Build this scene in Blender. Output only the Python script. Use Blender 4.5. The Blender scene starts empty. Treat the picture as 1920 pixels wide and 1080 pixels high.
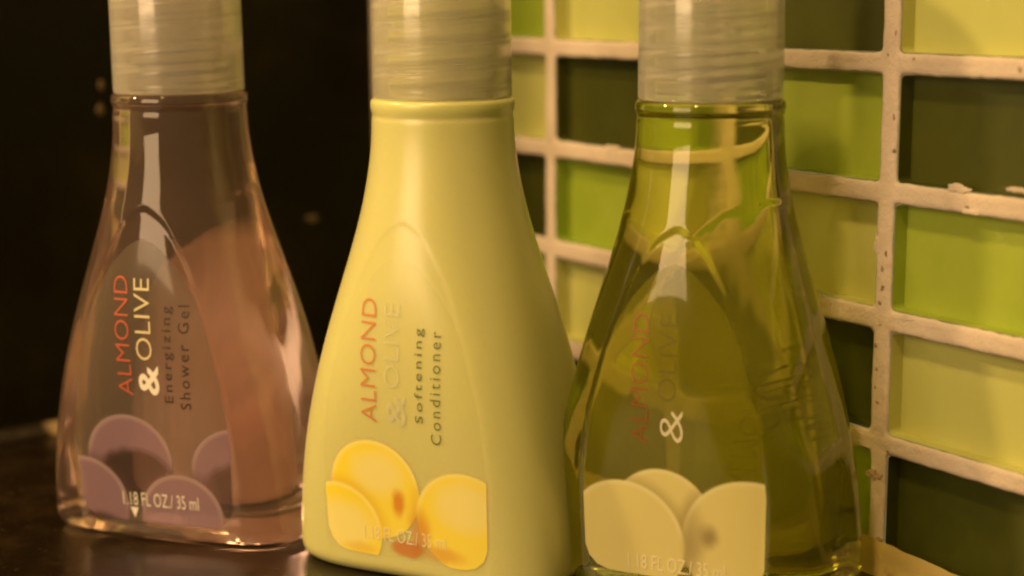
import bpy, bmesh, math, random
import numpy as np
from mathutils import Matrix, Vector, noise
random.seed(7)
S = 0.001                                  # the numbers below are millimetres
sc = bpy.context.scene
col = sc.collection

# ------------------------------------------------------------------ camera
CAM_H, PITCH, ROLL = 84.708, math.radians(10.717), math.radians(0.526)
cam_data = bpy.data.cameras.new('camera')
cam = bpy.data.objects.new('camera', cam_data); col.objects.link(cam)
cam_data.sensor_width = 36; cam_data.lens = 56.25
cam_data.clip_start = 0.005; cam_data.clip_end = 20
cam.matrix_world = Matrix.Translation((0, 0, CAM_H*S)) @ Matrix.Rotation(math.pi/2-PITCH, 4, 'X') @ Matrix.Rotation(-ROLL, 4, 'Z')
cam_data.dof.use_dof = True
cam_data.dof.focus_distance = 0.228
cam_data.dof.aperture_fstop = 11.5
sc.camera = cam

# ------------------------------------------------------------------ world, lamps, exposure
w = bpy.data.worlds.new('World'); sc.world = w; w.use_nodes = True
w.node_tree.nodes['Background'].inputs[0].default_value = (1.0, 0.66, 0.26, 1)
w.node_tree.nodes['Background'].inputs[1].default_value = 0.20
WARM = (1.0, 0.63, 0.25)

def aim(o, target):
    d = Vector(target)-o.location
    o.rotation_euler = d.to_track_quat('-Z', 'Y').to_euler()
def area_lamp(name, loc, target, sx, sy, power, color):
    l = bpy.data.lights.new(name, 'AREA'); l.shape = 'RECTANGLE'; l.size = sx; l.size_y = sy
    l.energy = power; l.color = color
    o = bpy.data.objects.new(name, l); col.objects.link(o); o.location = loc; aim(o, target)
    return o
area_lamp('side_lamp', (-0.245, 0.005, 0.150), (-0.01, 0.231, 0.06), 0.165, 0.15, 0.60, (1.0, 0.66, 0.36))
area_lamp('overhead_lamp', (-0.24, -0.15, 0.70), (0.0, 0.23, 0.05), 0.07, 0.07, 3.4, WARM)
pl = bpy.data.lights.new('left_bulb', 'POINT'); pl.energy = 13; pl.color = WARM; pl.shadow_soft_size = 0.03
po = bpy.data.objects.new('left_bulb', pl); col.objects.link(po); po.location = (-0.60, 0.215, 0.50)

vs = sc.view_settings
vs.view_transform = 'Standard'; vs.look = 'None'; vs.exposure = 0.2; vs.gamma = 1
cy = sc.cycles
cy.use_denoising = True
try: cy.denoiser = 'OPENIMAGEDENOISE'
except Exception: pass
cy.max_bounces = 20; cy.transmission_bounces = 18; cy.transparent_max_bounces = 24
cy.glossy_bounces = 8; cy.diffuse_bounces = 4; cy.volume_bounces = 0
cy.filter_width = 2.2
cy.caustics_reflective = True; cy.caustics_refractive = True
cy.blur_glossy = 0.6; cy.sample_clamp_indirect = 20

# ------------------------------------------------------------------ helpers
def tag(o, label=None, cat=None, group=None, kind=None):
    for k, v in (('label', label), ('category', cat), ('group', group), ('kind', kind)):
        if v: o[k] = v
    return o
def empty(name, loc=(0, 0, 0), rz=0):
    o = bpy.data.objects.new(name, None); col.objects.link(o)
    o.location = loc; o.rotation_euler = (0, 0, rz); o.empty_display_size = 0.01
    return o
def mesh_obj(name, verts, faces, mat, parent=None, smooth=True, uvs=None):
    me = bpy.data.meshes.new(name)
    me.from_pydata([tuple(float(c)*S for c in v) for v in verts], [], faces)
    if uvs is not None:
        ul = me.uv_layers.new(name='UVMap')
        idx = np.empty(len(me.loops), dtype=np.int32); me.loops.foreach_get('vertex_index', idx)
        ul.data.foreach_set('uv', np.asarray(uvs, dtype=np.float32)[idx].ravel())
    if smooth: me.polygons.foreach_set('use_smooth', [True]*len(me.polygons))
    me.materials.append(mat)
    me.update()
    o = bpy.data.objects.new(name, me); col.objects.link(o)
    if parent: o.parent = parent
    return o
def grid_faces(nr, nc, wrap=True, base=0):
    f = []
    for i in range(nr-1):
        for j in range(nc if wrap else nc-1):
            k = (j+1) % nc
            f.append((base+i*nc+j, base+i*nc+k, base+(i+1)*nc+k, base+(i+1)*nc+j))
    return f

# ------------------------------------------------------------------ node helpers
class NT:
    def __init__(s, name):
        s.m = bpy.data.materials.new(name); s.m.use_nodes = True
        s.t = s.m.node_tree; s.t.nodes.clear()
        s.out = s.t.nodes.new('ShaderNodeOutputMaterial')
    def n(s, typ, ins=None, **props):
        nd = s.t.nodes.new(typ)
        for k, v in props.items(): setattr(nd, k, v)
        for k, v in (ins or {}).items(): s.set(nd.inputs[k], v)
        return nd
    def set(s, sock, v):
        if isinstance(v, bpy.types.NodeSocket): s.t.links.new(v, sock)
        elif isinstance(v, bpy.types.Node): s.t.links.new(v.outputs[0], sock)
        else: sock.default_value = v
    def math(s, op, a, b=0.0, c=None, clamp=False):
        nd = s.n('ShaderNodeMath', operation=op, use_clamp=clamp)
        s.set(nd.inputs[0], a); s.set(nd.inputs[1], b)
        if c is not None: s.set(nd.inputs[2], c)
        return nd.outputs[0]
    def smooth(s, v, lo, hi, a=0.0, b=1.0):
        nd = s.n('ShaderNodeMapRange', interpolation_type='SMOOTHSTEP')
        for i, x in enumerate((v, lo, hi, a, b)): s.set(nd.inputs[i], x)
        return nd.outputs[0]
    def mix(s, f, a, b):
        nd = s.n('ShaderNodeMix', data_type='RGBA')
        s.set(nd.inputs[0], f); s.set(nd.inputs[6], a); s.set(nd.inputs[7], b)
        return nd.outputs[2]
    def mixsh(s, f, a, b):
        nd = s.n('ShaderNodeMixShader'); s.set(nd.inputs[0], f); s.set(nd.inputs[1], a); s.set(nd.inputs[2], b)
        return nd.outputs[0]
    def noise(s, scale, detail=4, rough=0.55, coord='Object', vec=None):
        if vec is None: vec = s.n('ShaderNodeTexCoord').outputs[coord]
        nd = s.n('ShaderNodeTexNoise', {'Vector': vec, 'Scale': scale, 'Detail': detail, 'Roughness': rough})
        return nd.outputs[0]
    def bump(s, h, dist, strength=1.0):
        return s.n('ShaderNodeBump', {'Height': h, 'Distance': dist, 'Strength': strength}).outputs[0]
    def done(s, surf, vol=None):
        s.set(s.out.inputs[0], surf)
        if vol is not None: s.set(s.out.inputs[1], vol)
        return s.m
def rgb(*c): return (c[0], c[1], c[2], 1)

# ------------------------------------------------------------------ materials: setting
def mat_counter():
    t = NT('polished_dark_stone')
    n1 = t.noise(90, 6, 0.6); n2 = t.noise(900, 3, 0.6)
    c = t.mix(t.smooth(n1, .42, .68), rgb(.012, .007, .003), rgb(.026, .016, .007))
    c = t.mix(t.smooth(n2, .64, .72), c, rgb(.10, .065, .03))
    r = t.math('MULTIPLY_ADD', n1, .22, .13)
    return t.done(t.n('ShaderNodeBsdfPrincipled', {'Base Color': c, 'Roughness': r, 'IOR': 1.5, 'Normal': t.bump(n2, .00002)}))
def mat_backwall():
    t = NT('glossy_black_panel')
    n1 = t.noise(22, 5, 0.6); n2 = t.noise(140, 4, 0.55)
    c = t.mix(t.smooth(n1, .45, .75), rgb(.007, .006, .001), rgb(.020, .015, .003))
    c = t.mix(t.smooth(n2, .70, .80), c, rgb(.06, .035, .008))
    return t.done(t.n('ShaderNodeBsdfPrincipled', {'Base Color': c, 'Roughness': .4, 'IOR': 1.22}))
def mat_grout():
    t = NT('pinkish_grout')
    n1 = t.noise(60, 5, .6); n2 = t.noise(520, 5, .65); n3 = t.noise(230, 3, .5)
    c = t.mix(t.smooth(n1, .35, .7), rgb(.62, .53, .45), rgb(.50, .42, .34))
    c = t.mix(t.smooth(n3, .62, .80), c, rgb(.56, .44, .34))
    c = t.mix(t.smooth(n2, .66, .76), c, rgb(.25, .16, .10))
    n4 = t.noise(2200, 3, .7)
    c = t.mix(t.smooth(n4, .60, .78, 0.0, .6), c, rgb(.42, .31, .22))
    h = t.math('ADD', t.math('ADD', n2, t.math('MULTIPLY', n4, .5)), t.math('MULTIPLY', n3, 1.5))
    return t.done(t.n('ShaderNodeBsdfPrincipled', {'Base Color': c, 'Roughness': .85, 'Normal': t.bump(h, .0003, .7)}))
def mat_backing(name, c1, c2, rough=.5):
    t = NT(name)
    oi = t.n('ShaderNodeObjectInfo').outputs['Random']
    n1 = t.smooth(t.noise(38, 4, .6), .35, .68)
    c = t.mix(t.math('MULTIPLY_ADD', n1, .65, t.math('MULTIPLY', oi, .35)), c1, c2)
    return t.done(t.n('ShaderNodeBsdfPrincipled', {'Base Color': c, 'Roughness': rough}))
def mat_tile_glass():
    t = NT('clear_tile_glass')
    fr = t.n('ShaderNodeFresnel', {'IOR': 1.5})
    n2 = t.noise(60, 2, .5)
    sm = t.smooth(t.noise(150, 5, .65), .45, .70)
    gl = t.n('ShaderNodeBsdfGlossy', {'Roughness': t.math('MULTIPLY_ADD', sm, .22, .07), 'Color': rgb(1, 1, 1), 'Normal': t.bump(n2, .0006, .25)})
    tr = t.n('ShaderNodeBsdfTransparent', {'Color': rgb(.94, .97, .92)})
    front = t.math('SUBTRACT', 1.0, t.n('ShaderNodeNewGeometry').outputs['Backfacing'])
    return t.done(t.mixsh(t.math('MULTIPLY', fr.outputs[0], front), tr.outputs[0], gl.outputs[0]))
def mat_caulk():
    t = NT('ochre_caulk')
    n1 = t.noise(120, 4, .6); n2 = t.noise(35, 3, .6)
    c = t.mix(t.smooth(n2, .4, .65), rgb(.40, .31, .10), rgb(.32, .20, .06))
    c = t.mix(t.smooth(n1, .62, .75), c, rgb(.22, .12, .05))
    return t.done(t.n('ShaderNodeBsdfPrincipled', {'Base Color': c, 'Roughness': .6, 'Normal': t.bump(n1, .0006, .7)}))
M_COUNTER, M_BACK, M_GROUT, M_TGLASS, M_CAULK = mat_counter(), mat_backwall(), mat_grout(), mat_tile_glass(), mat_caulk()
M_LIGHT = mat_backing('pale_lime_backing', rgb(.58, .55, .20), rgb(.70, .64, .29))
M_MID = mat_backing('leaf_green_backing', rgb(.32, .40, .035), rgb(.47, .52, .085))
M_DARK = mat_backing('dark_olive_backing', rgb(.045, .048, .003), rgb(.090, .088, .007))

# ------------------------------------------------------------------ bottle form
Q = [21.8017, 21.3806, 19.2614, 15.9362, 12.2782, 10.2956]
KB, NB, MB_ = 0.5971, 4.1994, 0.9090
H = 69.047
_zk = np.array([2, .15*H, .35*H, .55*H, .75*H, H-1])
_pc = np.polyfit(_zk/H, Q, 5)
def prof(z):
    zz = min(max(z, 0), H)
    a = float(np.polyval(_pc, zz/H)); t = min(zz/(H*.8), 1); s = 1-t*t*(3-2*t)
    return a, a*(1+(KB-1)*s), 2+(NB-2)*s**MB_
_az = [-5, 3.0, 4.5, 17, 26, 35.5, 44.4, 49.3, 50.8, 52.0, 52.4]
_aw = [12.2, 13.2, 13.5, 13.85, 12.8, 10.4, 7.0, 4.2, 2.9, 1.1, 0]
_lz = [3.4, 3.9, 5.0, 6.6, 17, 26, 35.5, 39.5, 42.9, 45.2, 46.6, 47.5, 47.8]
_lw = [9.8, 11.4, 12.6, 13.2, 13.4, 12.45, 9.9, 8.3, 6.1, 4.1, 2.6, 1.0, 0.05]
def arch_w(z): return float(np.interp(z, _az, _aw))
RECESS = 0.28
def recess(x, z):
    if z > 53.5 or z < 1.5: return 0
    d = arch_w(z)-abs(x)
    zt = 52.4-z
    d = min(d, zt*1.2+.001, (z-2.0)*1.0)
    t = min(max((d+.15)/.75, 0), 1)
    return RECESS*REC['k']*t*t*(3-2*t)
def front_y(x, z):
    a, b, n = prof(z)
    q = min(abs(x)/a, .999)
    return b*(1-q**n)**(1/n)
def base_shift(z, rr=2.3):
    return rr-math.sqrt(max(rr*rr-(rr-z)**2, 0)) if z < rr else 0
REC = {'k': 1.0}
def body_mesh(name, mat, parent, segs=288, use_recess=True, neck=True):
    phis = [2*math.pi*j/segs for j in range(segs)]
    zs = [0, .12, .35, .7, 1.1, 1.6, 2.2, 3.0]+list(np.arange(3.45, H-3, .45))+list(np.linspace(H-3, H-.75, 10))
    verts = []
    # underside with a shallow push-up
    for k, fr in enumerate((0.02, .3, .6, .8, .92)):
        a, b, n = prof(0)
        for p in phis:
            r = 1/((abs(math.cos(p))/(a-3))**n+(abs(math.sin(p))/(b-3))**n)**(1/n)
            verts.append((r*fr*math.cos(p), r*fr*math.sin(p), 1.3*(1-fr**2.2)))
    rows = 5
    for z in zs:
        a, b, n = prof(z); sh = base_shift(z)
        bead = (0.16 if REC['k'] > .5 else .07)*math.exp(-((z-(H-1.25))/.45)**2)-0.14*math.exp(-((z-(H-2.5))/.4)**2)
        for p in phis:
            c, s = math.cos(p), math.sin(p)
            r = 1/((abs(c)/a)**n+(abs(s)/b)**n)**(1/n)-sh+bead
            x, y = r*c, r*s
            if use_recess and abs(s) > .3:
                rc = recess(x, z)
                if rc: y -= math.copysign(rc, y)
            verts.append((x, y, z))
        rows += 1
    # rounded shoulder, then the threaded neck inside the cap
    a0 = prof(H)[0]
    up = [(H-.45, a0-.08), (H-.2, a0-.35), (H-.05, a0-.8), (H, 8.9), (H+.05, 8.3), (H+.5, 8.1)]
    for z, r in up:
        for p in phis: verts.append((r*math.cos(p), r*math.sin(p), z))
        rows += 1
    for z in np.arange(H+1, H+14, .3):
        for p in phis:
            ph = (z-H)/3.2-p/(2*math.pi)
            th = max(0, math.cos(2*math.pi*ph))**3 if H+1.6 < z < H+12.8 else 0
            r = 8.0+.85*th
            verts.append((r*math.cos(p), r*math.sin(p), z))
        rows += 1
    for z, r in ((H+14.2, 7.9), (H+14.3, 7.0), (H+14.3, .3)):
        for p in phis: verts.append((r*math.cos(p), r*math.sin(p), z))
        rows += 1
    f = grid_faces(rows, segs)
    f.append(tuple(range(segs))[::-1]); f.append(tuple(range((rows-1)*segs, rows*segs)))
    return mesh_obj(name, verts, f, mat, parent)
def liquid_mesh(name, mat, parent, wall=1.0, segs=160):
    phis = [2*math.pi*j/segs for j in range(segs)]
    verts = []; rows = 0
    for fr in (.03, .5, .85):
        a, b, n = prof(2)
        for p in phis:
            r = 1/((abs(math.cos(p))/(a-4.6))**n+(abs(math.sin(p))/(b-4.6))**n)**(1/n)
            verts.append((r*fr*math.cos(p), r*fr*math.sin(p), 0.9+1.1*(1-fr**2)))
        rows += 1
    for z in [.9, 1.1, 1.5, 2.1, 2.8, 3.6, 4.6]+list(np.arange(5.5, H-2, .8)):
        a, b, n = prof(z); sh = base_shift(z-.9, 2.4)
        for p in phis:
            r = 1/((abs(math.cos(p))/a)**n+(abs(math.sin(p))/b)**n)**(1/n)-wall-sh
            verts.append((r*math.cos(p), r*math.sin(p), z))
        rows += 1
    for z, r in ((H-1.4, 9.1), (H-.9, 8.6), (H-.5, 7.6), (H, 7.05), (H+.8, 6.9), (H+2.0, 6.9), (H+2.05, 6.4), (H+2.05, .3)):
        for p in phis: verts.append((r*math.cos(p), r*math.sin(p), z))
        rows += 1
    f = grid_faces(rows, segs)
    f.append(tuple(range(segs))[::-1]); f.append(tuple(range((rows-1)*segs, rows*segs)))
    return mesh_obj(name, verts, f, mat, parent)
def label_mesh(name, mat, parent, back=False, nx=46, drop=0.0):
    verts, uvs = [], []
    zs = sorted(set([round(v, 3) for v in _lz]+[round(v, 3) for v in np.arange(5.5, 47.6, .9)]))
    for zl in zs:
        hw = float(np.interp(zl, _lz, _lw))+drop*.35*max(0, 1-zl/20)
        for i in range(nx):
            x = hw*(2*i/(nx-1)-1); z = zl-drop*max(0, 1-zl/14)
            y = front_y(x, z)-recess(x, z)+.07
            verts.append((-x if back else x, y if back else -y, z)); uvs.append((x/30+.5, z/60))
    return mesh_obj(name, verts, grid_faces(len(zs), nx, wrap=False), mat, parent, uvs=uvs)

def text_part(body, x0, x1, z0, z1, mat, parent, up=True, shear=0.0, weight=0.0, back=False, spacing=1.0, lift=.14, name='lettering', tilt=0.0, serif=False):
    """flat print: the words' outlines laid on the label; up=True reads bottom to top"""
    cu = bpy.data.curves.new(name, 'FONT'); cu.body = body; cu.size = 1; cu.space_character = spacing
    cu.shear = shear; cu.offset = weight; cu.resolution_u = 3
    to = bpy.data.objects.new('tmp', cu); col.objects.link(to)
    dg = bpy.context.evaluated_depsgraph_get(); dg.update()
    me = bpy.data.meshes.new_from_object(to.evaluated_get(dg))
    bpy.data.objects.remove(to); bpy.data.curves.remove(cu)
    bm = bmesh.new(); bm.from_mesh(me)
    bmesh.ops.triangulate(bm, faces=bm.faces)
    xs = [v.co.x for v in bm.verts]; ys = [v.co.y for v in bm.verts]
    ax, bx, ay, by = min(xs), max(xs), min(ys), max(ys)
    for v in bm.verts:
        u = (v.co.x-ax)/(bx-ax); q = (v.co.y-ay)/(by-ay)
        if up: z = z0+u*(z1-z0); x = x1+(x0-x1)*q + tilt*(u-.5)
        else: x = x0+u*(x1-x0); z = z0+q*(z1-z0)+tilt*(u-.5)
        v.co.x, v.co.y, v.co.z = x, 0, z
    long_edges = [e for e in bm.edges if e.calc_length() > .8]
    if long_edges: bmesh.ops.subdivide_edges(bm, edges=long_edges, cuts=2, use_grid_fill=False)
    bmesh.ops.triangulate(bm, faces=bm.faces)
    for v in bm.verts:
        x, z = v.co.x, v.co.z
        y = front_y(x, z)-recess(x, z)+lift
        v.co = Vector(((-x if back else x)*S, (y if back else -y)*S, z*S))
    bm.to_mesh(me); bm.free(); me.name = name; me.materials.clear(); me.materials.append(mat)
    o = bpy.data.objects.new(name, me); col.objects.link(o); o.parent = parent
    return o

# ------------------------------------------------------------------ bottle materials
def mat_plastic(name, tint, veil, amt):
    t = NT(name)
    mp = t.n('ShaderNodeMapping', {'Vector': t.n('ShaderNodeTexCoord').outputs['Object'], 'Scale': (150, 150, 26)})
    wav = t.noise(1.0, 2, .5, vec=mp.outputs[0])
    g = t.n('ShaderNodeBsdfGlass', {'Color': tint, 'Roughness': .012, 'IOR': 1.5, 'Normal': t.bump(wav, .0006, .35)})
    d = t.n('ShaderNodeBsdfDiffuse', {'Color': veil}); tl = t.n('ShaderNodeBsdfTranslucent', {'Color': veil})
    n = t.noise(70, 4, .6)
    return t.done(t.mixsh(t.math('MULTIPLY_ADD', n, amt, amt*.5), g.outputs[0], t.mixsh(.5, d.outputs[0], tl.outputs[0])))
def mat_gel(name, dens, color, ior=.92):
    t = NT(name)
    g = t.n('ShaderNodeBsdfRefraction', {'Color': rgb(1, 1, 1), 'Roughness': 0.0, 'IOR': ior})
    v = t.n('ShaderNodeVolumeAbsorption', {'Color': color, 'Density': dens})
    return t.done(g.outputs[0], v.outputs[0])
def mat_lotion():
    t = NT('cream_lotion_bottle')
    n = t.noise(60, 3, .5)
    c = t.mix(n, rgb(.59, .595, .235), rgb(.64, .635, .275))
    return t.done(t.n('ShaderNodeBsdfPrincipled', {'Base Color': c, 'Roughness': .32, 'Subsurface Weight': 1.0, 'Subsurface Radius': (.7, 1.0, .12),
        'Subsurface Scale': .002, 'Coat Weight': .5, 'Coat Roughness': .28, 'Coat IOR': 1.5, 'IOR': 1.45}))
def mat_cap():
    t = NT('frosted_cap_plastic')
    n = t.noise(500, 3, .5)
    nrm = t.bump(n, .00004, .5)
    g = t.n('ShaderNodeBsdfGlass', {'Color': rgb(.99, .99, .96), 'Roughness': .06, 'IOR': 1.45, 'Normal': nrm})
    d = t.n('ShaderNodeBsdfDiffuse', {'Color': rgb(.96, .93, .82)})
    tl = t.n('ShaderNodeBsdfTranslucent', {'Color': rgb(.99, .96, .86)})
    dd = t.mixsh(.6, d.outputs[0], tl.outputs[0])
    gl = t.n('ShaderNodeBsdfGlossy', {'Roughness': .16, 'Color': rgb(1, 1, 1)})
    base = t.mixsh(.27, g.outputs[0], dd)
    return t.done(t.mixsh(.05, base, gl.outputs[0]))
def mat_ink(name, c, rough=.5, alpha=1.0):
    t = NT(name)
    d = t.n('ShaderNodeBsdfPrincipled', {'Base Color': c, 'Roughness': rough})
    if alpha >= 1: return t.done(d.outputs[0])
    tr = t.n('ShaderNodeBsdfTransparent')
    return t.done(t.mixsh(alpha, tr.outputs[0], d.outputs[0]))
def mat_label(name, film, film_a, fruits, extra=(), trans=.35, streak=0.0):
    """fruits: (cx, cz, r, body, shade, rim, alpha_body, alpha_shade, highlight dx, dz, squash)"""
    t = NT(name)
    uv = t.n('ShaderNodeSeparateXYZ', {0: t.n('ShaderNodeTexCoord').outputs['UV']})
    x = t.math('MULTIPLY', t.math('SUBTRACT', uv.outputs[0], .5), 30.0); z = t.math('MULTIPLY', uv.outputs[1], 60.0)
    wob = t.noise(14, 3, .5, 'UV')
    wx = t.math('ADD', x, t.math('MULTIPLY_ADD', wob, 1.2, -.6)); wz = t.math('ADD', z, t.math('MULTIPLY_ADD', wob, -1.0, .5))
    def dist(ax, az, cx, cz, sx=1.0, sz=1.0):
        dx = t.math('MULTIPLY', t.math('SUBTRACT', ax, cx), 1/sx); dz = t.math('MULTIPLY', t.math('SUBTRACT', az, cz), 1/sz)
        return t.math('SQRT', t.math('ADD', t.math('MULTIPLY', dx, dx), t.math('MULTIPLY', dz, dz)))
    c, a, cov = film, film_a, None
    for (cx, cz, r, body, shade, rim, ab, as_, sx, sz, sr, soft) in fruits:
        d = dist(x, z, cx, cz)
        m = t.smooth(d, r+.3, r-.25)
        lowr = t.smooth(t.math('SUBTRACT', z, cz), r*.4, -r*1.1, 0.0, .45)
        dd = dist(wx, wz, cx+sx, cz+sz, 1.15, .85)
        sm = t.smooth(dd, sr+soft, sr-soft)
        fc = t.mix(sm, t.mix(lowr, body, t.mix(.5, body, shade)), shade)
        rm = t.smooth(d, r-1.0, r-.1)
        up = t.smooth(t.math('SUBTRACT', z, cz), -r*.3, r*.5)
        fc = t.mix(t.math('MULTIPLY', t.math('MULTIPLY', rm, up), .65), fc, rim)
        fa = t.math('ADD', t.math('MULTIPLY', sm, as_-ab), ab)
        if cov is not None:
            halo = t.math('MULTIPLY', t.math('MULTIPLY', t.smooth(d, r+2.2, r-.2), cov), .55)
            c = t.mix(halo, c, PRINT_SHADE[name])
        cov = m if cov is None else t.math('MAXIMUM', cov, m)
        c = t.mix(m, c, fc)
        if isinstance(a, float):
            a = t.math('MULTIPLY_ADD', m, t.math('SUBTRACT', fa, a), a)
        else:
            a = t.math('ADD', t.math('MULTIPLY', a, t.math('SUBTRACT', 1.0, m)), t.math('MULTIPLY', fa, m))
    for (cx, cz, sx, sz, colr, al, soft) in extra:
        d = dist(wx, wz, cx, cz, sx, sz)
        m = t.math('MULTIPLY', t.smooth(d, 1+soft, 1-soft), al)
        c = t.mix(m, c, colr); a = t.math('MAXIMUM', a, m)
    if not fruits:
        fz = t.smooth(z, 47.6, 41.0)
        fx = t.math('SUBTRACT', 1.0, t.smooth(t.math('ADD', t.math('ABSOLUTE', x), t.math('MULTIPLY', z, .16)), 13.2, 17.5, 0.0, .75))
        a = t.math('MULTIPLY', t.math('MULTIPLY', fz, fx), a)
    if streak:
        mp = t.n('ShaderNodeMapping', {'Vector': t.n('ShaderNodeTexCoord').outputs['UV'], 'Scale': (26, 2.2, 1)})
        st = t.smooth(t.noise(1.0, 4, .6, vec=mp.outputs[0]), .35, .68)
        a = t.math('MULTIPLY', t.math('MULTIPLY_ADD', st, streak, 1.0-streak), a)
    d = t.n('ShaderNodeBsdfDiffuse', {'Color': c}); tl = t.n('ShaderNodeBsdfTranslucent', {'Color': c})
    body = t.mixsh(trans, d.outputs[0], tl.outputs[0])
    gl = t.n('ShaderNodeBsdfGlossy', {'Roughness': .22, 'Color': rgb(1, 1, 1)})
    body = t.mixsh(.03, body, gl.outputs[0])
    tr = t.n('ShaderNodeBsdfTransparent')
    return t.done(t.mixsh(a, tr.outputs[0], body))

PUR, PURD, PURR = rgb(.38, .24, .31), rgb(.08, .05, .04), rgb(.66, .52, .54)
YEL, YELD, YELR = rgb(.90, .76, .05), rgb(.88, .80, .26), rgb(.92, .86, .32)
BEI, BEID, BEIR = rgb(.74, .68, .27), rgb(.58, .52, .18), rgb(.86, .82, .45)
PRINT_SHADE = {'plum_fruit_label': rgb(.16, .10, .09), 'lemon_fruit_label': rgb(.74, .46, .03), 'pale_fruit_label': rgb(.36, .29, .09)}
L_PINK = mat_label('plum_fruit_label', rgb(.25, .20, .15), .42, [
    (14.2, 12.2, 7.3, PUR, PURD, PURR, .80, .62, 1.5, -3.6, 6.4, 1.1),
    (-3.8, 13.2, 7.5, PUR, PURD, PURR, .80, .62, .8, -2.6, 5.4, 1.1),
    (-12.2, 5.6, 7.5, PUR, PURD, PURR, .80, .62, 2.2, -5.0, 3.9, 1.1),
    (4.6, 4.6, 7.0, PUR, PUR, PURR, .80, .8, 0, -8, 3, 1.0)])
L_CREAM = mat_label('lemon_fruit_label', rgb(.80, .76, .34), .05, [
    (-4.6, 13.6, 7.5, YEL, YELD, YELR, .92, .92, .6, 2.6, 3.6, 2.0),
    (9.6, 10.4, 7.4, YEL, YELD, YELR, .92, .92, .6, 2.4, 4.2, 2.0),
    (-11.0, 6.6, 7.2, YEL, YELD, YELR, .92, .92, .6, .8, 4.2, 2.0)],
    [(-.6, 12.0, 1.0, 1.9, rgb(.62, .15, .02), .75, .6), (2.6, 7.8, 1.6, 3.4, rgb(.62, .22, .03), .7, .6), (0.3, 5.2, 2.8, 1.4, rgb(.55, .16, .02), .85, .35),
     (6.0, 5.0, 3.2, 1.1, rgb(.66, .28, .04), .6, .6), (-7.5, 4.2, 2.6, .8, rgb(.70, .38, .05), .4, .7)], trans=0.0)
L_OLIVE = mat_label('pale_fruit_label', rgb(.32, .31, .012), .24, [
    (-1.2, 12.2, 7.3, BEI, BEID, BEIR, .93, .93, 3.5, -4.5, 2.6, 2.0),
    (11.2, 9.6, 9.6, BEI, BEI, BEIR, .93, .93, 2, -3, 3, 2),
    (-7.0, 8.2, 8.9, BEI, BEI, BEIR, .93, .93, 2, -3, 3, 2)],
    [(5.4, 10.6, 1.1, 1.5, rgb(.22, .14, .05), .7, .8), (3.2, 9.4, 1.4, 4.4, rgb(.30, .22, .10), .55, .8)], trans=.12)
L_BACK1 = mat_label('pale_pink_back_film', rgb(.97, .66, .54), .93, [], trans=.5, streak=.16)
L_BACK3 = mat_label('olive_back_film', rgb(.46, .44, .02), .50, [])
L_BACK2 = mat_label('cream_back_film', rgb(.80, .74, .36), .25, [])
INK_RED = mat_ink('brick_red_ink', rgb(.50, .10, .045))
INK_RED_SOFT = mat_ink('faded_red_ink', rgb(.62, .20, .06), alpha=.85)
INK_RED_FAINT = mat_ink('thin_red_ink', rgb(.26, .07, .015), alpha=.8)
INK_WHITE = mat_ink('white_ink', rgb(.85, .80, .70))
INK_SOFTW = mat_ink('soft_white_ink', rgb(.80, .76, .60), alpha=.7)
INK_GOLD = mat_ink('pale_gold_ink', rgb(.66, .58, .34))
INK_PALE = mat_ink('pale_grey_ink', rgb(.66, .66, .42), alpha=.55)
INK_DARK = mat_ink('dark_ink', rgb(.03, .018, .010), alpha=.95)
INK_GREEN = mat_ink('dark_green_ink', rgb(.10, .12, .05), alpha=.85)
INK_FAINT = mat_ink('faint_white_ink', rgb(.88, .82, .55), alpha=.75)
INK_OLIVE = mat_ink('faint_olive_ink', rgb(.10, .09, .015), alpha=.30)
P_PINK = mat_plastic('clear_bottle_plastic', rgb(1, .975, .96), rgb(.92, .64, .52), .075)
P_OLIVE = mat_plastic('clear_green_tinted_plastic', rgb(.985, 1, .95), rgb(.85, .83, .03), .06)
G_PINK = mat_gel('pink_gel', 6, rgb(.97, .36, .30))
G_OLIVE = mat_gel('yellow_green_gel', 62, rgb(.885, .875, 0.0))
M_LOTION, M_CAP = mat_lotion(), mat_cap()

def cap_mesh(parent):
    segs = 160; top = H+26
    prof_out = [(H+.02, 9.55), (H+.0, 9.85), (H+.12, 9.98), (H+.5, 10.0), (H+8, 9.97), (H+16, 9.93), (top-1.2, 9.88), (top-.5, 9.72), (top-.1, 9.3), (top, 8.7), (top, .2)]
    verts = []; rows = 0
    for z, r in reversed(prof_out):
        for j in range(segs):
            p = 2*math.pi*j/segs; verts.append((r*math.cos(p), r*math.sin(p), z))
        rows += 1
    zin = [H+.05]+list(np.arange(H+.5, H+22.4, .3))
    for z in zin:
        for j in range(segs):
            p = 2*math.pi*j/segs
            ph = (z-H+1.6)/3.2-p/(2*math.pi)
            th = max(0, math.cos(2*math.pi*ph))**4 if H+1.2 < z < H+15 else 0
            r = 9.15-.6*th
            verts.append((r*math.cos(p), r*math.sin(p), z))
        rows += 1
    for z, r in ((H+22.9, 8.9), (H+23.1, 8.4), (H+23.1, .2)):
        for j in range(segs):
            p = 2*math.pi*j/segs; verts.append((r*math.cos(p), r*math.sin(p), z))
        rows += 1
    f = [tuple(reversed(q)) for q in grid_faces(rows, segs)]
    f.append(tuple(range(segs))); f.append(tuple(range((rows-1)*segs, rows*segs))[::-1])
    return mesh_obj('cap', verts, f, M_CAP, parent)

def bottle(x, y, rz, label):
    b = empty('travel_bottle', (x*S, y*S, .0001), rz)
    tag(b, label, 'bottle', 'travel size toiletry bottles in a row')
    cap_mesh(b)
    return b

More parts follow.
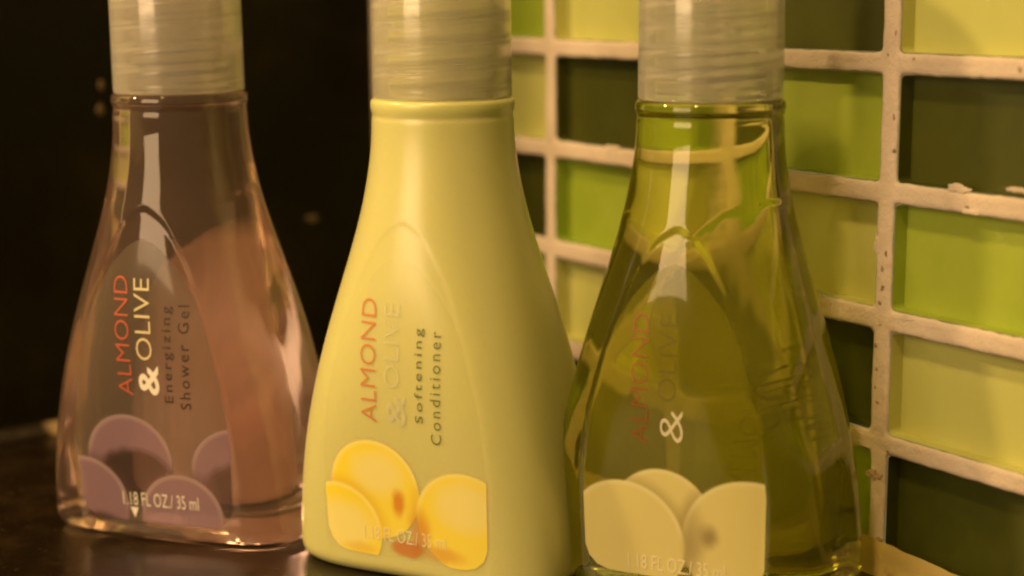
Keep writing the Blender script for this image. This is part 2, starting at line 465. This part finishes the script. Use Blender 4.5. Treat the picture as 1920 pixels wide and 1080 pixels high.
# ---- left: pink gel
b1 = bottle(-51.14, 248.83, -0.32672, 'clear bottle of pink shower gel with purple fruit on its label')
body_mesh('body', P_PINK, b1); liquid_mesh('gel', G_PINK, b1)
lb = label_mesh('front_label', L_PINK, b1); bk = label_mesh('back_label', L_BACK1, b1, back=True, drop=2.2)
text_part('ALMOND', -4.6, -2.1, 23.9, 42.2, INK_RED, lb, weight=-.012, tilt=-.5)
text_part('OLIVE', -1.1, 1.6, 29.6, 42.0, INK_GOLD, lb, weight=-.008, tilt=-.4)
text_part('&', -.8, 2.7, 24.2, 28.9, INK_WHITE, lb, weight=.02)
text_part('Energizing', 3.5, 5.4, 23.2, 38.0, INK_DARK, lb, weight=.004, spacing=1.3)
text_part('Shower Gel', 6.1, 7.8, 22.3, 38.2, INK_DARK, lb, weight=.004, spacing=1.3)
text_part('1.18 FL OZ./ 35 ml', -5.6, 7.6, 6.0, 8.2, INK_WHITE, lb, up=False, weight=-.004, tilt=.2)
tri = [(-4.4, 5.6), (-3.0, 5.6), (-3.7, 3.9)]  # white triangle drawn in for a glint on the label crease
mesh_obj('painted_glint', [(x, -(front_y(x, z)-recess(x, z)+.14), z) for x, z in tri], [(0, 1, 2)], INK_WHITE, lb)
text_part('ALMOND & OLIVE', -4, -1, 12, 42, INK_RED, bk, weight=-.01, back=True)

# ---- middle: cream lotion
REC['k'] = .35
b2 = bottle(-9.73, 230.78, -0.46932, 'opaque cream yellow conditioner bottle with yellow fruit on its label, middle of the three')
body_mesh('body', M_LOTION, b2)
lb = label_mesh('front_label', L_CREAM, b2)
text_part('ALMOND', -5.9, -3.3, 23.9, 41.6, INK_RED_SOFT, lb, weight=-.012)
text_part('OLIVE', -1.9, .6, 29.2, 41.2, INK_PALE, lb, weight=-.008)
text_part('&', -1.7, 1.5, 23.7, 28.4, INK_PALE, lb, weight=.01)
text_part('Softening', 3.0, 4.6, 24.6, 38.1, INK_GREEN, lb, weight=.002, spacing=1.3)
text_part('Conditioner', 5.4, 7.0, 21.7, 37.8, INK_GREEN, lb, weight=-.004, spacing=1.3)
text_part('1.18 FL OZ./ 35 ml', -6.8, 6.8, 5.9, 8.0, INK_FAINT, lb, up=False, weight=-.004, tilt=.1)

# ---- right: yellow green gel
REC['k'] = 1.0
b3 = bottle(27.63, 222.01, -0.46969, 'clear bottle of yellow-green gel with pale fruit on its label, standing against the tiled wall')
body_mesh('body', P_OLIVE, b3); liquid_mesh('gel', G_OLIVE, b3)
lb = label_mesh('front_label', L_OLIVE, b3); bk = label_mesh('back_label', L_BACK3, b3, back=True)
text_part('ALMOND', -5.6, -3.1, 22.9, 40.9, INK_RED_FAINT, lb, weight=-.014)
text_part('OLIVE', -1.6, 1.0, 29.2, 41.2, INK_OLIVE, lb, weight=-.008)
text_part('&', -1.3, 2.0, 23.6, 28.2, INK_SOFTW, lb, weight=-.012)
text_part('1.18 FL OZ./ 35 ml', -6.5, 7.8, 4.4, 6.6, INK_FAINT, lb, up=False, weight=.004, tilt=.3)
text_part('ALMOND & OLIVE', -4, -1, 12, 42, INK_DARK, bk, weight=.0, back=True)

# ------------------------------------------------------------------ counter, tiled wall, back wall
WS = 1.035
WX, WY, AZ = 50.829*WS, 215.249*WS, math.radians(34.4714)
PR, PW, GR = 17.5*WS, 17.5*2.22365*WS, 3.0
ZA = CAM_H-10.6614*WS
D = Vector((-math.sin(AZ), math.cos(AZ), 0)); N = Vector((-math.cos(AZ), -math.sin(AZ), 0))
TEND = 144.5
def wp(t, z, n): return (WX+D.x*t+N.x*n, WY+D.y*t+N.y*n, z)
corner = wp(TEND, 0, 0)
v = [(-700, corner[1]-0, 0)]
# counter top: one slab from the corner forwards
bw = lambda s, z, n=0: (corner[0]+N.x*s-D.x*n, corner[1]+N.y*s-D.y*n, z)
pts = [wp(TEND+60, 0, -6)[:2], bw(760, 0, -60)[:2], wp(-420, 0, 700)[:2], wp(-420, 0, -6)[:2]]
verts = [(x, y, 0) for x, y in pts]+[(x, y, -25) for x, y in pts]
ct = mesh_obj('counter_top', verts, [(0, 1, 2, 3), (7, 6, 5, 4)]+[(i, i+4, (i+1) % 4+4, (i+1) % 4) for i in range(4)], M_COUNTER, None, smooth=False)
tag(ct, kind='structure')
# dark wall, square to the tiled one
verts = [bw(0, 0.0, 0), bw(112, 0.0, 0), bw(112, 420, 0), bw(0, 420, 0), bw(-5, 0.0, -60), bw(112, 0.0, -60), bw(112, 420, -60), bw(-5, 420, -60)]
dw = mesh_obj('dark_wall', verts, [(3, 2, 1, 0), (4, 5, 6, 7), (0, 1, 5, 4), (2, 3, 7, 6), (1, 2, 6, 5), (3, 0, 4, 7)], M_BACK, None, smooth=False)
tag(dw, 'glossy black wall panel behind the bottles on the left', 'wall')
# pale bead along the foot of the dark wall
def bead_mat():
    t = NT('worn_sealant')
    n1 = t.noise(45, 3, .6)
    c = t.mix(t.smooth(n1, .48, .58), rgb(.02, .013, .005), rgb(.42, .30, .16))
    return t.done(t.n('ShaderNodeBsdfPrincipled', {'Base Color': c, 'Roughness': .4}))
verts = []; ns = 120
for i in range(ns):
    s = 2+i*109/ns
    hh = 2.2+1.0*noise.noise(Vector((s*.03, 0, 0)))
    for k in range(5):
        a = k/4*math.pi/2
        verts.append(bw(s, .2+hh*(1-math.sin(a)), .2+hh*(1-math.cos(a))))
bd = mesh_obj('sealant_bead', verts, [tuple(reversed(q)) for q in grid_faces(ns, 5, wrap=False)], bead_mat(), dw)

# ochre specks on the dark wall, coloured in for tiny blurred lights (placed where they stand: s along the wall from the corner, z up)
FLECK = mat_ink('dull_ochre_fleck', rgb(.10, .065, .02), .6)
for k, (s_, z_, ra, rb) in enumerate(((59.5, 66.6, .7, 1.1), (60.0, 62.0, .9, 1.2), (15.4, 36.9, 1.5, .9))):
    n_ = 14; ring_ = []
    for lay, off in ((1.0, .02), (.75, .16)):
        for j in range(n_):
            a = 2*math.pi*j/n_; q = lay*(1+.25*noise.noise(Vector((math.cos(a), math.sin(a), k))))
            ring_.append(bw(s_+ra*q*math.cos(a), z_+rb*q*math.sin(a), off))
    mesh_obj('blurred_light_fleck', ring_, [(j, (j+1) % n_, n_+(j+1) % n_, n_+j) for j in range(n_)]+[tuple(range(n_, 2*n_))], FLECK, dw)

# the tiled wall
tw = empty('tiled_wall')
tag(tw, 'green glass mosaic wall of dark, leaf green and pale lime tiles in pink grout', 'wall')
C_MIN, C_MAX, R_MIN, R_MAX = -6, 3, -4, 4     # column c spans t from c*PW to (c+1)*PW ; row r spans z from ZA-r*PR down
kinds = {(-1, 0): 'L', (0, 0): 'D', (1, 0): 'L', (2, 0): 'M',
         (-1, 1): 'D', (0, 1): 'M', (1, 1): 'D', (2, 1): 'L',
         (-1, 2): 'M', (0, 2): 'L', (1, 2): 'M', (2, 2): 'D',
         (-1, 3): 'L', (0, 3): 'D', (1, 3): 'L', (2, 3): 'M',
         (-1, 4): 'D', (0, 4): 'M', (1, 4): 'D', (2, 4): 'L'}
M3 = {'L': M_LIGHT, 'M': M_MID, 'D': M_DARK}
rr = random.Random(11)
def outline(t0, t1, z0, z1, rad, jit, seed, n_side=(20, 9)):
    out = []; cs = [(t1-rad, z1-rad, 0), (t0+rad, z1-rad, 90), (t0+rad, z0+rad, 180), (t1-rad, z0+rad, 270)]
    for ci, (cx, cz, a0) in enumerate(cs):
        for k in range(4):
            a = math.radians(a0+30*k); out.append((cx+rad*math.cos(a), cz+rad*math.sin(a)))
        nx_ = cs[(ci+1) % 4]; a = math.radians(a0+90)
        p0 = out[-1]; p1 = (nx_[0]+rad*math.cos(math.radians(nx_[2])), nx_[1]+rad*math.sin(math.radians(nx_[2])))
        m = n_side[ci % 2]
        for k in range(1, m): out.append((p0[0]+(p1[0]-p0[0])*k/m, p0[1]+(p1[1]-p0[1])*k/m))
    res = []
    for (t, z) in out:
        q = noise.noise(Vector((t*1.5, z*1.5, seed)))*jit+noise.noise(Vector((t*.25, z*.25, seed+5)))*jit
        ct_, cz_ = (t0+t1)/2, (z0+z1)/2
        res.append((t-q*(1 if t > ct_ else -1), z-q*(1 if z > cz_ else -1)))
    return res
gv, gf = [], []
for r in range(R_MIN, R_MAX+1):
    for c in range(C_MIN, C_MAX+1):
        T0, T1 = c*PW, (c+1)*PW
        if c == C_MAX: T1 = TEND
        if T1-T0 < 8: continue
        ztop = ZA-(r-1)*PR if False else ZA-(r-1)*PR
        # row r: between grout lines r-1 and r  (line 0 = the first one below the caps)
        z1, z0 = ZA-(r-1)*PR, ZA-r*PR
        zf = max(z0, 0.0)
        zt0 = z0+GR/2 if z0 > 0.5 else zf+1.6
        t0_, t1_ = T0+GR/2+rr.uniform(-.2, .2), T1-GR/2+rr.uniform(-.2, .2)
        z0_, z1_ = zt0+rr.uniform(-.15, .15), z1-GR/2+rr.uniform(-.15, .15)
        if r == R_MAX: z0_ = max(z0_, 1.6)
        o = outline(t0_, t1_, z0_, z1_, .7, .14, c*3.1+r*7.7, (30, 14))
        n = len(o); b = len(gv)
        # grout: opening wall, rim, mid ring, cell edge
        for (t, z) in o: gv.append(wp(t, z, -.42))
        for (t, z) in o: gv.append(wp(t, z, -.22))
        cz, ct_ = (z0_+z1_)/2, (t0_+t1_)/2
        hz, ht = (z1_-z0_)/2, (t1_-t0_)/2
        def outward(t, z, k):
            u, w_ = (t-ct_)/ht, (z-cz)/hz
            tt = T0 if u < 0 else T1; zz = zf if w_ < 0 else z1
            ft = tt if abs(u) > .965 else T0+(t-t0_)/(t1_-t0_)*(T1-T0)
            fz = zz if abs(w_) > .93 else zf+(z-z0_)/(z1_-z0_)*(z1-zf)
            return t+(ft-t)*k, z+(fz-z)*k
        for (t, z) in o:
            a_, b_ = outward(t, z, .25); gv.append(wp(a_, b_, -.02+.035*noise.noise(Vector((a_*.6, b_*.6, 3)))))
        for (t, z) in o:
            a_, b_ = outward(t, z, .65); gv.append(wp(a_, b_, -.01+.035*noise.noise(Vector((a_*.6, b_*.6, 3)))))
        for (t, z) in o:
            a_, b_ = outward(t, z, 1.0); gv.append(wp(a_, b_, -.01+.035*noise.noise(Vector((a_*.6, b_*.6, 3)))))
        gf += grid_faces(5, n, base=b)
        # tile: coloured backing tray behind a clear pane
        k = kinds.get((c, r)) or rr.choice('LMDM')
        ins = .02
        o2 = outline(t0_-.05, t1_+.05, z0_-.05, z1_+.05, .7, .0, 0, (8, 4))
        n2 = len(o2)
        pv = [wp(t, z, -.12) for t, z in o2]+[wp(t, z, -.35) for t, z in o2]
        glass = mesh_obj('glass_tile', pv, [tuple(range(n2)), tuple(range(n2, 2*n2))[::-1]]+[(i, i+n2, (i+1) % n2+n2, (i+1) % n2) for i in range(n2)], M_TGLASS, tw, smooth=False)
        o3 = outline(t0_+.12, t1_-.12, z0_+.12, z1_-.12, .7, .0, 0, (8, 4))
        tv = [wp(t, z, -.40) for t, z in o3]+[wp(t, z, -2.9) for t, z in o3]
        mesh_obj('tile_backing', tv, [(i, i+n2, (i+1) % n2+n2, (i+1) % n2)[::-1] for i in range(n2)]+[tuple(range(n2, 2*n2))], M3[k], glass, smooth=False)
mesh_obj('grout', gv, gf, M_GROUT, tw)
# sealant where the tiles meet the counter
verts = []; ns = 260
for i in range(ns):
    t = -300+i*(TEND+298)/ns
    top = 4.9+.8*noise.noise(Vector((t*.05, 1, 0)))+.35*noise.noise(Vector((t*.4, 2, 0)))-(1.6*min(max(-t/22, 0), 1.6))
    for k in range(7):
        q = k/6
        zz = top*(1-q)
        nn = .02+.45*math.sin(min(q*3, 1)*math.pi/2)+1.3*q**2.5
        verts.append(wp(t, zz, nn+.05*noise.noise(Vector((t*.7, zz, 4)))))
mesh_obj('sealant', verts, grid_faces(ns, 7, wrap=False), M_CAULK, tw)

# dried grout smeared over tile edges, and crumbs of dirt in the joints
def blob(name, t, z, rt, rz, mat, seed, n0=-.02, h=.07, parent=tw, n_=26, rag=.55):
    vv = []
    for lay, off in ((1.0, n0), (.86, n0+h*.7), (.5, n0+h)):
        for j in range(n_):
            a = 2*math.pi*j/n_
            q = lay*(1+rag*noise.noise(Vector((math.cos(a)*1.6, math.sin(a)*1.6, seed)))+rag*.6*noise.noise(Vector((math.cos(a)*4, math.sin(a)*4, seed+9))))
            vv.append(wp(t+rt*q*math.cos(a), z+rz*q*math.sin(a), off))
    return mesh_obj(name, vv, [tuple(reversed(f)) for f in grid_faces(3, n_)]+[tuple(range(2*n_, 3*n_))[::-1]], mat, parent)
for k, (t, z, rt, rz) in enumerate(((-12.4, 57.5, 2.2, .5), (-22.6, 58.2, 2.0, .45), (-14.8, 54.6, 1.4, .4),
                                    (61.9, 57.2, 2.0, .5), (10.5, 56.2, 2.0, .4), (-4.6, 38.4, 1.5, .4), (1.4, 48.0, .5, 1.3))):
    blob('grout_smear', t, z, rt, rz, M_GROUT, k*3.7)
def mat_dirt():
    t = NT('brown_joint_dirt')
    n1 = t.noise(1500, 4, .6)
    c = t.mix(t.smooth(n1, .35, .65), rgb(.20, .13, .08), rgb(.42, .31, .21))
    return t.done(t.n('ShaderNodeBsdfPrincipled', {'Base Color': c, 'Roughness': .9}))
M_DIRT = mat_dirt()
rd = random.Random(5)
spots = [(-21.6, 73.6, .35, .35), (.6, 14.3, 1.5, .8), (-1.0, 4.9, .7, .45), (-.3, 47.0, .22, .5), (.3, 44.8, .3, .4), (.1, 42.0, .35, .45), (.5, 39.8, .3, .3), (-4.1, 74.4, .3, .15),
         (-14.2, 55.2, .5, .16), (-.2, 2.6, .6, .35), (1.0, 33.5, .25, .35), (.7, 30.1, .2, .3), (.4, 25.3, .3, .25), (-1.2, 61.6, .3, .3), (-.9, 66.3, .18, .4)]
for k in range(14):
    line = rd.random() < .5
    if line: spots.append((rd.uniform(-26, 60), ZA-PR*rd.choice((0, 1, 2, 3))+rd.uniform(-1.2, 1.2), rd.uniform(.12, .35), rd.uniform(.08, .18)))
    else: spots.append((PW*rd.choice((0, 0, 2))+rd.uniform(-1.1, 1.1), rd.uniform(6, 80), rd.uniform(.08, .18), rd.uniform(.12, .35)))
for k, (t, z, rt, rz) in enumerate(spots):
    blob('dirt_spot', t, z, rt, rz, M_DIRT, 50+k*1.9, n0=.05, h=.05, n_=14)
